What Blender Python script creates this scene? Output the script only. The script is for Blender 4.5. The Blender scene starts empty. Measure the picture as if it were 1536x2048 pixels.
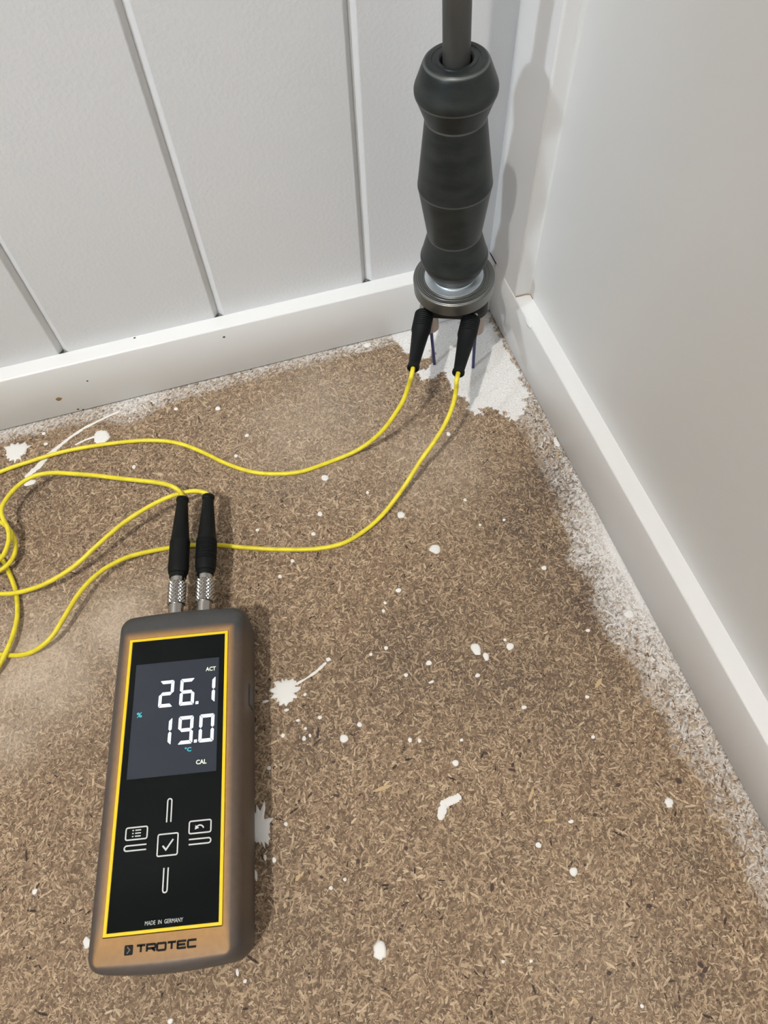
import bpy, bmesh, math, random
import numpy as np
from mathutils import Vector, Matrix

# ------------------------------------------------------------------ camera, world, lights, exposure
SC = bpy.context.scene
COL = SC.collection

cam_data = bpy.data.cameras.new('camera')
cam_data.sensor_fit = 'VERTICAL'
cam_data.sensor_height = 24.0
cam_data.lens = 1419.16 * 24.0 / 2048.0
cam_data.clip_start = 0.01
cam = bpy.data.objects.new('camera', cam_data)
COL.objects.link(cam)
cam.matrix_world = Matrix(((0.956413, 0.265175, -0.122299, -0.184673),
                           (-0.290537, 0.821949, -0.489886, -0.369822),
                           (-0.029382, 0.504066, 0.863165, 0.395112),
                           (0, 0, 0, 1)))
SC.camera = cam

world = bpy.data.worlds.new('world')
SC.world = world
world.use_nodes = True
world.node_tree.nodes['Background'].inputs[0].default_value = (0.9, 0.95, 1.0, 1)
world.node_tree.nodes['Background'].inputs[1].default_value = 0.05


def ceiling_lamp(loc, power, color, radius):
    d = bpy.data.lights.new('overhead_lamp', 'POINT')
    d.energy = power
    d.color = color
    d.shadow_soft_size = radius
    o = bpy.data.objects.new('overhead_lamp', d)
    o.location = loc
    COL.objects.link(o)
    return o


ceiling_lamp((-0.98, -1.10, 2.32), 118, (1.0, 0.968, 0.915), 0.025)      # warm downlight over the corner
ceiling_lamp((-3.20, -3.40, 2.32), 12, (0.93, 0.96, 1.0), 0.05)      # added fill lamp, unseen, for cool ambient light


def work_lamp(loc, target, power, color, radius, cone, blend):
    d = bpy.data.lights.new('work_lamp', 'SPOT')
    d.energy = power
    d.color = color
    d.shadow_soft_size = radius
    d.spot_size = math.radians(cone)
    d.spot_blend = blend
    o = bpy.data.objects.new('work_lamp', d)
    o.location = loc
    o.rotation_euler = (Vector(target) - Vector(loc)).to_track_quat('-Z', 'Y').to_euler()
    COL.objects.link(o)
    return o


work_lamp((-1.73, -0.97, 1.30), (-0.18, 0.05, 0.20), 84, (0.80, 0.90, 1.0), 0.05, 17, 1.0)   # cool lamp pointed into the corner

SC.view_settings.view_transform = 'Standard'
SC.view_settings.look = 'None'
SC.view_settings.gamma = 1.0
SC.view_settings.use_curve_mapping = False
SC.view_settings.exposure = 0.1

rng = np.random.default_rng(7)
random.seed(7)

# ------------------------------------------------------------------ measured positions (metres, corner of the skirting faces at floor level = origin)
DROPS = [
    (-0.3567, -0.0207, 0.0074, 0.0075, 1.0000), (-0.2987, -0.0271, 0.0057, 0.0057, 0.2500), (-0.2160, -0.2407,
    0.0068, 0.0069, 1.0000), (-0.2448, -0.3056, 0.0057, 0.0086, 1.2000), (-0.1061, -0.1810, 0.0034, 0.0032,
    0.3500), (-0.1047, -0.2496, 0.0026, 0.0039, 0.3000), (-0.1009, -0.2555, 0.0017, 0.0024, 0.1000), (-0.0855,
    -0.2540, 0.0023, 0.0021, 0.1000), (-0.1333, -0.2493, 0.0017, 0.0015, 0.1000), (-0.1480, -0.2521, 0.0011,
    0.0012, 0.0000), (-0.1910, -0.2756, 0.0022, 0.0024, 0.1000), (-0.1808, -0.2709, 0.0014, 0.0014, 0.0000),
    (-0.1569, -0.2870, 0.0012, 0.0012, 0.0000), (-0.1521, -0.2888, 0.0011, 0.0011, 0.0000), (-0.1374, -0.3056,
    0.0016, 0.0018, 0.2000), (-0.1111, -0.3552, 0.0015, 0.0014, 0.1000), (-0.0993, -0.3713, 0.0021, 0.0020,
    0.1000), (-0.2004, -0.3752, 0.0033, 0.0036, 0.6000), (-0.0393, -0.3564, 0.0023, 0.0022, 0.5000), (-0.0914,
    -0.2890, 0.0014, 0.0011, 0.2000), (-0.0115, -0.2564, 0.0029, 0.0029, 0.1000), (-0.0388, -0.2586, 0.0013,
    0.0009, 0.1000), (-0.0470, -0.2137, 0.0015, 0.0015, 0.1000), (-0.1363, -0.2009, 0.0017, 0.0015, 0.1000),
    (-0.1585, -0.1084, 0.0023, 0.0024, 0.2000), (-0.1685, -0.1343, 0.0016, 0.0017, 0.1000), (-0.1761, -0.1473,
    0.0014, 0.0014, 0.0000), (-0.1189, -0.1511, 0.0026, 0.0022, 0.3000), (-0.2030, -0.1699, 0.0012, 0.0012,
    0.0000), (-0.1932, -0.1619, 0.0013, 0.0012, 0.0000), (-0.0006, -0.1291, 0.0024, 0.0042, 0.4000), (-0.2164,
    -0.0277, 0.0018, 0.0018, 0.1000), (-0.2013, -0.0576, 0.0014, 0.0013, 0.1000), (-0.2119, -0.0723, 0.0012,
    0.0013, 0.0000), (-0.2799, -0.0597, 0.0014, 0.0015, 0.0000), (-0.3366, -0.0210, 0.0014, 0.0013, 0.0000),
    (-0.3374, -0.0112, 0.0014, 0.0013, 0.0000), (-0.0685, -0.0998, 0.0014, 0.0017, 0.1000), (-0.3578, -0.3016,
    0.0013, 0.0014, 0.2000), (-0.2007, -0.2607, 0.0011, 0.0011, 0.0000), (-0.2118, -0.2691, 0.0011, 0.0013,
    0.3000), (-0.2427, -0.2756, 0.0011, 0.0010, 0.0000), (-0.2334, -0.2785, 0.0011, 0.0010, 0.0000), (-0.2309,
    -0.3082, 0.0010, 0.0010, 0.0000), (-0.2161, -0.3432, 0.0010, 0.0009, 0.0000), (-0.2085, -0.3416, 0.0009,
    0.0008, 0.0000), (-0.3346, -0.3313, 0.0019, 0.0025, 0.2000), (-0.2672, -0.3643, 0.0007, 0.0016, 0.2000),
    (-0.2644, -0.3687, 0.0009, 0.0008, 0.0000), (-0.3003, -0.3738, 0.0012, 0.0011, 0.2000), (-0.1339, -0.3999,
    0.0008, 0.0007, 0.0000), (-0.0926, -0.4305, 0.0009, 0.0008, 0.0000), (-0.1465, -0.3963, 0.0008, 0.0007,
    0.0000), (-0.0621, -0.3148, 0.0011, 0.0009, 0.0000), (-0.0559, -0.2940, 0.0011, 0.0010, 0.0000), (-0.0910,
    -0.3500, 0.0015, 0.0008, 0.3000), (-0.1094, -0.2644, 0.0014, 0.0012, 0.3000), (-0.1355, -0.2602, 0.0017,
    0.0007, 0.2000), (-0.1541, -0.2334, 0.0012, 0.0011, 0.0000), (-0.1636, -0.2345, 0.0009, 0.0009, 0.0000),
    (-0.1878, -0.2300, 0.0014, 0.0012, 0.3000), (-0.2056, -0.2457, 0.0010, 0.0009, 0.0000), (-0.2175, -0.2511,
    0.0014, 0.0008, 0.3000), (-0.2127, -0.2586, 0.0011, 0.0008, 0.3000), (-0.2225, -0.2641, 0.0011, 0.0011,
    0.2000), (-0.2083, -0.2685, 0.0007, 0.0011, 0.2000), (-0.2098, -0.2641, 0.0008, 0.0008, 0.1000), (-0.2277,
    -0.2429, 0.0017, 0.0008, 0.4000), (-0.1303, -0.2953, 0.0009, 0.0008, 0.0000), (-0.1489, -0.2109, 0.0010,
    0.0011, 0.0000), (-0.1465, -0.2063, 0.0009, 0.0010, 0.0000), (-0.0760, -0.1531, 0.0011, 0.0011, 0.0000),
    (-0.2096, -0.1335, 0.0011, 0.0011, 0.0000), (-0.1347, -0.1281, 0.0010, 0.0012, 0.0000), (-0.0576, -0.1747,
    0.0010, 0.0009, 0.0000), (-0.0734, -0.1735, 0.0009, 0.0009, 0.0000), (-0.2505, -0.3177, 0.0008, 0.0018,
    0.4000), (-0.2507, -0.3266, 0.0008, 0.0027, 0.4000), (-0.2445, -0.3203, 0.0008, 0.0014, 0.2000), (-0.2404,
    -0.3227, 0.0010, 0.0014, 0.3000), (-0.0868, -0.2495, 0.0009, 0.0009, 0.0000), (-0.1108, 0.0009, 0.0023,
    0.0015, 0.3000), (-0.0984, -0.0033, 0.0030, 0.0020, 0.4000), (-0.2451, -0.0187, 0.0014, 0.0014, 0.0000),
    (-0.3488, -0.0508, 0.0041, 0.0021, 0.2000)]
STROKE0 = [
    (-0.1545, -0.3297, 0.0015), (-0.1521, -0.3259, 0.0021), (-0.1498, -0.3231, 0.0023), (-0.1466, -0.3226,
    0.0021), (-0.1430, -0.3224, 0.0018), (-0.1405, -0.3217, 0.0016)]
STROKE1 = [
    (-0.2097, -0.2387, 0.0007), (-0.2029, -0.2370, 0.0006), (-0.1965, -0.2350, 0.0009), (-0.1896, -0.2313, 0.0009)]
STROKE2 = [
    (-0.3519, -0.0452, 0.0017), (-0.3433, -0.0394, 0.0024), (-0.3372, -0.0327, 0.0021), (-0.3290, -0.0266,
    0.0014), (-0.3200, -0.0205, 0.0010), (-0.3092, -0.0150, 0.0011), (-0.2929, -0.0101, 0.0009), (-0.2838,
    -0.0079, 0.0007)]
STROKE3 = [
    (-0.3031, -0.0252, 0.0010), (-0.3101, -0.0261, 0.0007), (-0.3171, -0.0282, 0.0007)]
PATCH = [
    (-0.0791, 0.0020), (-0.0753, -0.0110), (-0.0723, -0.0235), (-0.0617, -0.0291), (-0.0536, -0.0235), (-0.0533,
    -0.0319), (-0.0573, -0.0367), (-0.0646, -0.0378), (-0.0721, -0.0419), (-0.0698, -0.0486), (-0.0604, -0.0502),
    (-0.0542, -0.0478), (-0.0514, -0.0507), (-0.0526, -0.0616), (-0.0502, -0.0706), (-0.0453, -0.0747), (-0.0471,
    -0.0905), (-0.0437, -0.0934), (-0.0376, -0.0871), (-0.0326, -0.0906), (-0.0270, -0.0906), (-0.0271, -0.0984),
    (-0.0230, -0.0975), (-0.0243, -0.1071), (-0.0178, -0.0992), (-0.0132, -0.0989), (-0.0074, -0.0886), (-0.0030,
    -0.0853), (-0.0023, -0.0783), (-0.0020, -0.0587), (-0.0031, -0.0351), (-0.0018, -0.0114), (0.0005, 0.0018),
    (-0.0095, 0.0165), (-0.0441, 0.0112)]
DIRT_SHADE = [  # grime, with cast shade painted in across the right of the floor
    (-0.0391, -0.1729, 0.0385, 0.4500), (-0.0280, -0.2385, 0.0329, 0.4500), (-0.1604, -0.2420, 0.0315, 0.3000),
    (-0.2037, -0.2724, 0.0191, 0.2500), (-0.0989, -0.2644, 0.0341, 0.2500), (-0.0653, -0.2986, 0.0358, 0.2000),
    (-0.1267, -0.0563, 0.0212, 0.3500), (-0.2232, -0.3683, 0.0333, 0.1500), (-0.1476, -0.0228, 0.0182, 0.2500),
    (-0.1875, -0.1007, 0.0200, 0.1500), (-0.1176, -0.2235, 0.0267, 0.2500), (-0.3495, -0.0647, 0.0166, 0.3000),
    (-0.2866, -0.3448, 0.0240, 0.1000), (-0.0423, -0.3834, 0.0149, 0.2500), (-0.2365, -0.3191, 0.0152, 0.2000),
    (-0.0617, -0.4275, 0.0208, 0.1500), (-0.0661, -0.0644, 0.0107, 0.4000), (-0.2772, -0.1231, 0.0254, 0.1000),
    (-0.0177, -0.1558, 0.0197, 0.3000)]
PALE = [  # dusty haze at left, plus warm light painted on the floor farther back
    (-0.3519, -0.1818, 0.0407, 0.9000), (-0.3044, -0.1710, 0.0284, 0.8000), (-0.3672, -0.2131, 0.0251, 0.6000),
    (-0.2685, -0.1515, 0.0154, 0.3000), (-0.3653, -0.1551, 0.0179, 0.4500), (-0.2228, -0.0317, 0.0177, 0.1000),
    (-0.1497, -0.0604, 0.0595, 0.4200), (-0.0888, -0.1202, 0.0402, 0.3800), (-0.1030, -0.4088, 0.0351, 0.1200)]
FLAKES = [
    (-0.1784, -0.3063, 0.0058, 0.0011, 0.0000), (-0.0465, -0.2887, 0.0039, 0.0011, -0.6000), (-0.1684, -0.2199,
    0.0023, 0.0007, 0.9000), (-0.1054, -0.3322, 0.0042, 0.0007, -0.8000), (-0.1009, -0.3462, 0.0038, 0.0006,
    0.2000), (-0.2306, -0.3339, 0.0022, 0.0010, -0.6000), (-0.1206, -0.4197, 0.0021, 0.0007, 1.0000), (-0.0236,
    -0.3914, 0.0012, 0.0010, 0.0000)]
DARKCHIPS = [
    (-0.1206, -0.3054, 0.0019, 0.0008, -0.6000), (-0.1089, -0.3155, 0.0016, 0.0008, 0.8000), (-0.1101, -0.3177,
    0.0024, 0.0008, -0.5000), (-0.1996, -0.2858, 0.0013, 0.0008, 0.0000), (-0.2026, -0.3025, 0.0018, 0.0008,
    -0.5000), (-0.2157, -0.2982, 0.0021, 0.0007, 0.6000), (-0.0603, -0.3410, 0.0016, 0.0010, 0.0000), (-0.0709,
    -0.3955, 0.0017, 0.0010, -0.3000), (-0.1013, -0.4147, 0.0014, 0.0009, 0.0000), (-0.0890, -0.4149, 0.0012,
    0.0009, 0.8000), (-0.0593, -0.4241, 0.0016, 0.0012, -1.0000), (-0.0585, -0.4264, 0.0021, 0.0009, 0.4000),
    (-0.0608, -0.4277, 0.0012, 0.0009, 0.0000), (-0.1601, -0.4038, 0.0012, 0.0007, 0.0000), (-0.1752, -0.3370,
    0.0010, 0.0010, 0.0000), (-0.2000, -0.3356, 0.0010, 0.0013, 0.0000), (-0.0780, -0.3507, 0.0013, 0.0008,
    0.0000), (-0.1403, -0.3661, 0.0022, 0.0010, 1.1000), (-0.0958, -0.3065, 0.0011, 0.0011, 0.0000), (-0.2106,
    -0.3162, 0.0013, 0.0010, 0.0000), (-0.0295, -0.3484, 0.0016, 0.0018, 0.9000)]
CABLE_A = [
    (-0.0946, -0.0924, 0.0535), (-0.0989, -0.0954, 0.0440), (-0.1055, -0.0971, 0.0335), (-0.1136, -0.0983,
    0.0225), (-0.1236, -0.0980, 0.0120), (-0.1336, -0.0976, 0.0055), (-0.1413, -0.0971, 0.0024), (-0.1593,
    -0.0988, 0.0016), (-0.1733, -0.0996, 0.0015), (-0.1896, -0.0960, 0.0015), (-0.2052, -0.0888, 0.0015),
    (-0.2200, -0.0768, 0.0015), (-0.2345, -0.0619, 0.0018), (-0.2498, -0.0495, 0.0020), (-0.2695, -0.0413,
    0.0020), (-0.2998, -0.0354, 0.0020), (-0.3269, -0.0332, 0.0020), (-0.3472, -0.0344, 0.0020), (-0.3673,
    -0.0369, 0.0020), (-0.3870, -0.0435, 0.0020), (-0.3982, -0.0662, 0.0020), (-0.3932, -0.0948, 0.0025),
    (-0.3800, -0.1132, 0.0045), (-0.3703, -0.1170, 0.0060), (-0.3644, -0.1158, 0.0070), (-0.3596, -0.1113,
    0.0065), (-0.3573, -0.1048, 0.0065), (-0.3576, -0.0965, 0.0065), (-0.3607, -0.0879, 0.0065), (-0.3662,
    -0.0804, 0.0065), (-0.3752, -0.0773, 0.0070), (-0.3830, -0.0886, 0.0090), (-0.3790, -0.1039, 0.0110),
    (-0.3705, -0.1133, 0.0115), (-0.3637, -0.1122, 0.0120), (-0.3605, -0.1067, 0.0120), (-0.3585, -0.1000,
    0.0120), (-0.3581, -0.0932, 0.0130), (-0.3599, -0.0868, 0.0140), (-0.3614, -0.0812, 0.0150), (-0.3604,
    -0.0757, 0.0155), (-0.3572, -0.0705, 0.0155), (-0.3503, -0.0632, 0.0155), (-0.3406, -0.0587, 0.0155),
    (-0.3290, -0.0602, 0.0165), (-0.3127, -0.0677, 0.0185), (-0.2998, -0.0745, 0.0205), (-0.2839, -0.0838,
    0.0230), (-0.2714, -0.0912, 0.0255), (-0.2592, -0.0982, 0.0272), (-0.2534, -0.1022, 0.0275), (-0.2502,
    -0.1048, 0.0270), (-0.2481, -0.1077, 0.0250)]
CABLE_B = [
    (-0.0679, -0.1051, 0.0545), (-0.0721, -0.1110, 0.0450), (-0.0785, -0.1164, 0.0360), (-0.0875, -0.1220,
    0.0280), (-0.0980, -0.1277, 0.0205), (-0.1075, -0.1345, 0.0145), (-0.1162, -0.1405, 0.0098), (-0.1288,
    -0.1487, 0.0052), (-0.1406, -0.1546, 0.0028), (-0.1587, -0.1602, 0.0016), (-0.1747, -0.1594, 0.0015),
    (-0.1988, -0.1524, 0.0015), (-0.2167, -0.1456, 0.0015), (-0.2374, -0.1367, 0.0015), (-0.2510, -0.1324,
    0.0015), (-0.2662, -0.1306, 0.0030), (-0.2796, -0.1309, 0.0055), (-0.2914, -0.1325, 0.0080), (-0.3064,
    -0.1389, 0.0105), (-0.3188, -0.1493, 0.0115), (-0.3288, -0.1619, 0.0110), (-0.3391, -0.1725, 0.0085),
    (-0.3523, -0.1759, 0.0050), (-0.3648, -0.1725, 0.0022), (-0.3793, -0.1668, 0.0016), (-0.3935, -0.1693,
    0.0016), (-0.3961, -0.1824, 0.0018), (-0.3847, -0.1892, 0.0025), (-0.3727, -0.1813, 0.0040), (-0.3668,
    -0.1733, 0.0052), (-0.3621, -0.1633, 0.0050), (-0.3592, -0.1513, 0.0040), (-0.3591, -0.1425, 0.0030),
    (-0.3602, -0.1304, 0.0022), (-0.3633, -0.1186, 0.0018), (-0.3667, -0.1085, 0.0018), (-0.3726, -0.0981,
    0.0018), (-0.3843, -0.0965, 0.0018), (-0.3901, -0.1104, 0.0025), (-0.3802, -0.1262, 0.0045), (-0.3678,
    -0.1324, 0.0058), (-0.3585, -0.1352, 0.0068), (-0.3394, -0.1364, 0.0098), (-0.3196, -0.1317, 0.0135),
    (-0.3058, -0.1248, 0.0165), (-0.2888, -0.1157, 0.0190), (-0.2721, -0.1097, 0.0207), (-0.2557, -0.1060,
    0.0215), (-0.2456, -0.1059, 0.0216), (-0.2393, -0.1074, 0.0225), (-0.2358, -0.1098, 0.0228)]


# ------------------------------------------------------------------ materials
def material(name, color, rough=0.5, metal=0.0, spec=0.5, coat=0.0):
    m = bpy.data.materials.new(name)
    m.use_nodes = True
    b = m.node_tree.nodes['Principled BSDF']
    b.inputs['Base Color'].default_value = (*color, 1)
    b.inputs['Roughness'].default_value = rough
    b.inputs['Metallic'].default_value = metal
    b.inputs['Specular IOR Level'].default_value = spec
    b.inputs['Coat Weight'].default_value = coat
    return m


def nodes_of(m):
    nt = m.node_tree
    return nt, nt.nodes['Principled BSDF']


def add_bump(m, scale, strength, dist=0.001, detail=4.0, tex='noise'):
    nt, b = nodes_of(m)
    tc = nt.nodes.new('ShaderNodeTexCoord')
    n = nt.nodes.new('ShaderNodeTexNoise')
    n.inputs['Scale'].default_value = scale
    n.inputs['Detail'].default_value = detail
    bp = nt.nodes.new('ShaderNodeBump')
    bp.inputs['Strength'].default_value = strength
    bp.inputs['Distance'].default_value = dist
    nt.links.new(tc.outputs['Object'], n.inputs['Vector'])
    nt.links.new(n.outputs[0], bp.inputs['Height'])
    nt.links.new(bp.outputs['Normal'], b.inputs['Normal'])
    return n


def add_mottle(m, scale, c1, c2, lo=0.35, hi=0.65, detail=5.0, stretch=None, rough=None):
    """Base colour varies between two tones; optionally the roughness too."""
    nt, b = nodes_of(m)
    tc = nt.nodes.new('ShaderNodeTexCoord')
    mp = nt.nodes.new('ShaderNodeMapping')
    if stretch:
        mp.inputs['Scale'].default_value = stretch
    n = nt.nodes.new('ShaderNodeTexNoise')
    n.inputs['Scale'].default_value = scale
    n.inputs['Detail'].default_value = detail
    r = nt.nodes.new('ShaderNodeValToRGB')
    r.color_ramp.elements[0].position = lo
    r.color_ramp.elements[1].position = hi
    r.color_ramp.elements[0].color = (*c1, 1)
    r.color_ramp.elements[1].color = (*c2, 1)
    nt.links.new(tc.outputs['Object'], mp.inputs['Vector'])
    nt.links.new(mp.outputs[0], n.inputs['Vector'])
    nt.links.new(n.outputs[0], r.inputs[0])
    nt.links.new(r.outputs[0], b.inputs['Base Color'])
    if rough:
        mr = nt.nodes.new('ShaderNodeMapRange')
        mr.inputs['To Min'].default_value = rough[0]
        mr.inputs['To Max'].default_value = rough[1]
        nt.links.new(n.outputs[0], mr.inputs['Value'])
        nt.links.new(mr.outputs[0], b.inputs['Roughness'])


def attr_color(m, attr='Col', noise=None):
    nt, b = nodes_of(m)
    a = nt.nodes.new('ShaderNodeVertexColor')
    a.layer_name = attr
    src = a.outputs['Color']
    if noise:
        scale, lo, hi = noise
        tc = nt.nodes.new('ShaderNodeTexCoord')
        n = nt.nodes.new('ShaderNodeTexNoise')
        n.inputs['Scale'].default_value = scale
        n.inputs['Detail'].default_value = 6.0
        mr = nt.nodes.new('ShaderNodeMapRange')
        mr.inputs['From Min'].default_value = 0.3
        mr.inputs['From Max'].default_value = 0.7
        mr.inputs['To Min'].default_value = lo
        mr.inputs['To Max'].default_value = hi
        mx = nt.nodes.new('ShaderNodeVectorMath')
        mx.operation = 'SCALE'
        nt.links.new(tc.outputs['Object'], n.inputs['Vector'])
        nt.links.new(n.outputs[0], mr.inputs['Value'])
        nt.links.new(src, mx.inputs[0])
        nt.links.new(mr.outputs[0], mx.inputs['Scale'])
        src = mx.outputs[0]
    nt.links.new(src, b.inputs['Base Color'])


M = {}
M['wall'] = material('white_wall_paint', (0.66, 0.665, 0.67), 0.42, spec=0.35)
add_bump(M['wall'], 420, 0.22, 0.0008, 2.5)
M['wall_panel'] = material('white_side_paint', (0.72, 0.725, 0.715), 0.32, spec=0.45)
add_bump(M['wall_panel'], 120, 0.05, 0.0008, 2.0)
M['trim'] = material('white_gloss_trim', (0.76, 0.76, 0.755), 0.3, spec=0.45)
add_bump(M['trim'], 90, 0.06, 0.0008, 2.0)
M['ceiling'] = material('ceiling_white', (0.6, 0.6, 0.6), 0.8)
M['far_wall'] = material('far_wall_paint', (0.28, 0.28, 0.28), 0.7)
M['floor'] = material('particleboard', (0.3, 0.19, 0.1), 0.75, spec=0.25)
attr_color(M['floor'], noise=(900, 0.72, 1.25))
M['chip'] = material('wood_chips', (0.3, 0.2, 0.1), 0.7, spec=0.25)
attr_color(M['chip'])
M['paint'] = material('dried_white_paint', (0.80, 0.79, 0.765), 0.5, spec=0.4)
add_bump(M['paint'], 500, 0.25, 0.0006, 3.0)
M['straw'] = material('pale_wood', (0.50, 0.36, 0.19), 0.65)
M['bark'] = material('dark_bark', (0.055, 0.03, 0.022), 0.7)
M['hole'] = material('nail_hole', (0.06, 0.055, 0.05), 0.8)
M['knot'] = material('chipped_wood', (0.28, 0.15, 0.06), 0.7)
M['case'] = material('smoky_rubber', (0.2, 0.15, 0.1), 0.48, spec=0.4)
attr_color(M['case'], noise=(350, 0.92, 1.06))
M['yellow'] = material('yellow_plastic', (0.86, 0.60, 0.012), 0.4)
M['glass'] = material('black_glass', (0.0045, 0.006, 0.006), 0.1, spec=0.06)
M['dark_print'] = material('dark_print', (0.007, 0.006, 0.005), 0.6, spec=0.15)
M['icon'] = material('pale_print', (0.62, 0.64, 0.63), 0.5)
M['boot'] = material('black_rubber', (0.0045, 0.0055, 0.0055), 0.55, spec=0.16)
add_bump(M['boot'], 900, 0.1, 0.0003, 2.0)
M['cord'] = material('yellow_cable', (0.78, 0.66, 0.035), 0.42, spec=0.45)
add_mottle(M['cord'], 160, (0.66, 0.55, 0.03), (0.82, 0.70, 0.04), 0.3, 0.6)
M['steel'] = material('nickel', (0.42, 0.40, 0.375), 0.22, metal=1.0)
M['handle'] = material('burnished_steel', (0.07, 0.072, 0.068), 0.45, metal=0.3, spec=0.25)
add_mottle(M['handle'], 60, (0.019, 0.023, 0.023), (0.036, 0.040, 0.038), 0.35, 0.7, 6.0, (1, 1, 2.5), (0.32, 0.44))
M['rod'] = material('dull_steel_rod', (0.13, 0.13, 0.125), 0.45, metal=0.4)
add_mottle(M['rod'], 90, (0.055, 0.055, 0.052), (0.085, 0.085, 0.08), 0.35, 0.65, 5.0, (1, 1, 0.2))
M['flange'] = material('machined_steel', (0.17, 0.175, 0.165), 0.36, metal=0.85)
M['flange_bright'] = material('bright_steel', (0.78, 0.84, 0.88), 0.38, metal=0.8)
M['holder'] = material('black_plastic', (0.006, 0.007, 0.007), 0.5, spec=0.2)
M['collet'] = material('collet_steel', (0.40, 0.34, 0.30), 0.38, metal=0.6)
M['needle'] = material('blue_insulation', (0.016, 0.020, 0.13), 0.4)
M['hollow'] = material('black_hollow', (0.006, 0.006, 0.006), 0.7)


def rings_bump(m, scale, strength):
    """concentric lathe marks about the object's own axis"""
    nt, b = nodes_of(m)
    tc = nt.nodes.new('ShaderNodeTexCoord')
    w = nt.nodes.new('ShaderNodeTexWave')
    w.wave_type = 'RINGS'
    w.rings_direction = 'Z'
    w.inputs['Scale'].default_value = scale
    w.inputs['Distortion'].default_value = 1.0
    w.inputs['Detail'].default_value = 3.0
    bp = nt.nodes.new('ShaderNodeBump')
    bp.inputs['Strength'].default_value = strength
    bp.inputs['Distance'].default_value = 0.0003
    nt.links.new(tc.outputs['Object'], w.inputs['Vector'])
    nt.links.new(w.outputs['Fac'], bp.inputs['Height'])
    nt.links.new(bp.outputs['Normal'], b.inputs['Normal'])


rings_bump(M['flange'], 260, 0.35)
rings_bump(M['flange_bright'], 400, 0.15)


def lit(name, color, strength, base=(0.02, 0.02, 0.02)):
    m = material(name, base, 0.3)
    b = m.node_tree.nodes['Principled BSDF']
    b.inputs['Emission Color'].default_value = (*color, 1)
    b.inputs['Emission Strength'].default_value = strength
    return m


M['lcd'] = lit('backlit_display', (0.34, 0.44, 0.62), 0.055, (0.008, 0.009, 0.011))
M['lcd'].node_tree.nodes['Principled BSDF'].inputs['Specular IOR Level'].default_value = 0.2
M['lcd'].node_tree.nodes['Principled BSDF'].inputs['Roughness'].default_value = 0.12
M['digit'] = lit('lit_white_segment', (0.86, 0.90, 1.0), 1.25)
M['cyan'] = lit('lit_cyan_symbol', (0.05, 0.62, 0.72), 1.0)
M['cream'] = lit('lit_cream_symbol', (0.93, 0.97, 0.78), 0.95)


# ------------------------------------------------------------------ object helpers
def link(name, me, mat, parent=None):
    o = bpy.data.objects.new(name, me)
    COL.objects.link(o)
    if mat is not None:
        me.materials.append(mat)
    if parent is not None:
        o.parent = parent
    return o


def from_data(name, verts, faces, mat, parent=None, smooth=False):
    me = bpy.data.meshes.new(name)
    me.from_pydata([tuple(v) for v in verts], [], faces)
    me.update()
    if smooth:
        me.polygons.foreach_set('use_smooth', [True] * len(me.polygons))
    return link(name, me, mat, parent)


def structure(o):
    o['kind'] = 'structure'
    return o


def empty(name, loc, label, cat, group=None):
    o = bpy.data.objects.new(name, None)
    o.empty_display_size = 0.02
    o.location = loc
    COL.objects.link(o)
    o['label'] = label
    o['category'] = cat
    if group:
        o['group'] = group
    return o


class Buf:
    def __init__(self):
        self.v, self.f = [], []

    def add(self, verts, faces):
        n = len(self.v)
        self.v += [tuple(x) for x in verts]
        self.f += [tuple(i + n for i in q) for q in faces]

    def box(self, x0, x1, y0, y1, z0, z1):
        self.add([(x0, y0, z0), (x1, y0, z0), (x1, y1, z0), (x0, y1, z0), (x0, y0, z1), (x1, y0, z1), (x1, y1, z1), (x0, y1, z1)],
                 [(0, 3, 2, 1), (4, 5, 6, 7), (0, 1, 5, 4), (1, 2, 6, 5), (2, 3, 7, 6), (3, 0, 4, 7)])

    def obj(self, name, mat, parent=None, smooth=False):
        return from_data(name, self.v, self.f, mat, parent, smooth)


def frame_of(axis):
    a = Vector(axis).normalized()
    u = a.cross(Vector((0, 0, 1)) if abs(a.z) < 0.9 else Vector((0, 1, 0))).normalized()
    return u, a.cross(u), a


def lathe(origin, axis, prof, n=48, closed_end=True, radius_fn=None):
    """prof: list of (distance along the axis, radius)"""
    u, w, a = frame_of(axis)
    o = Vector(origin)
    v, f = [], []
    for i, (s, r) in enumerate(prof):
        for k in range(n):
            t = 2 * math.pi * k / n
            rr = r if radius_fn is None else radius_fn(i, k, r)
            v.append(o + a * s + (u * math.cos(t) + w * math.sin(t)) * rr)
    for i in range(len(prof) - 1):
        for k in range(n):
            f.append((i * n + k, i * n + (k + 1) % n, (i + 1) * n + (k + 1) % n, (i + 1) * n + k))
    if closed_end:
        f.append(tuple(reversed(range(n))))
        f.append(tuple(range((len(prof) - 1) * n, len(prof) * n)))
    return v, f


def sharp_by_angle(o, deg=28):
    me = o.data
    bm = bmesh.new()
    bm.from_mesh(me)
    bmesh.ops.recalc_face_normals(bm, faces=bm.faces)
    for fc in bm.faces:
        fc.smooth = True
    for e in bm.edges:
        if len(e.link_faces) == 2:
            e.smooth = e.calc_face_angle(0) < math.radians(deg)
        else:
            e.smooth = False
    bm.to_mesh(me)
    bm.free()
    return o


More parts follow.
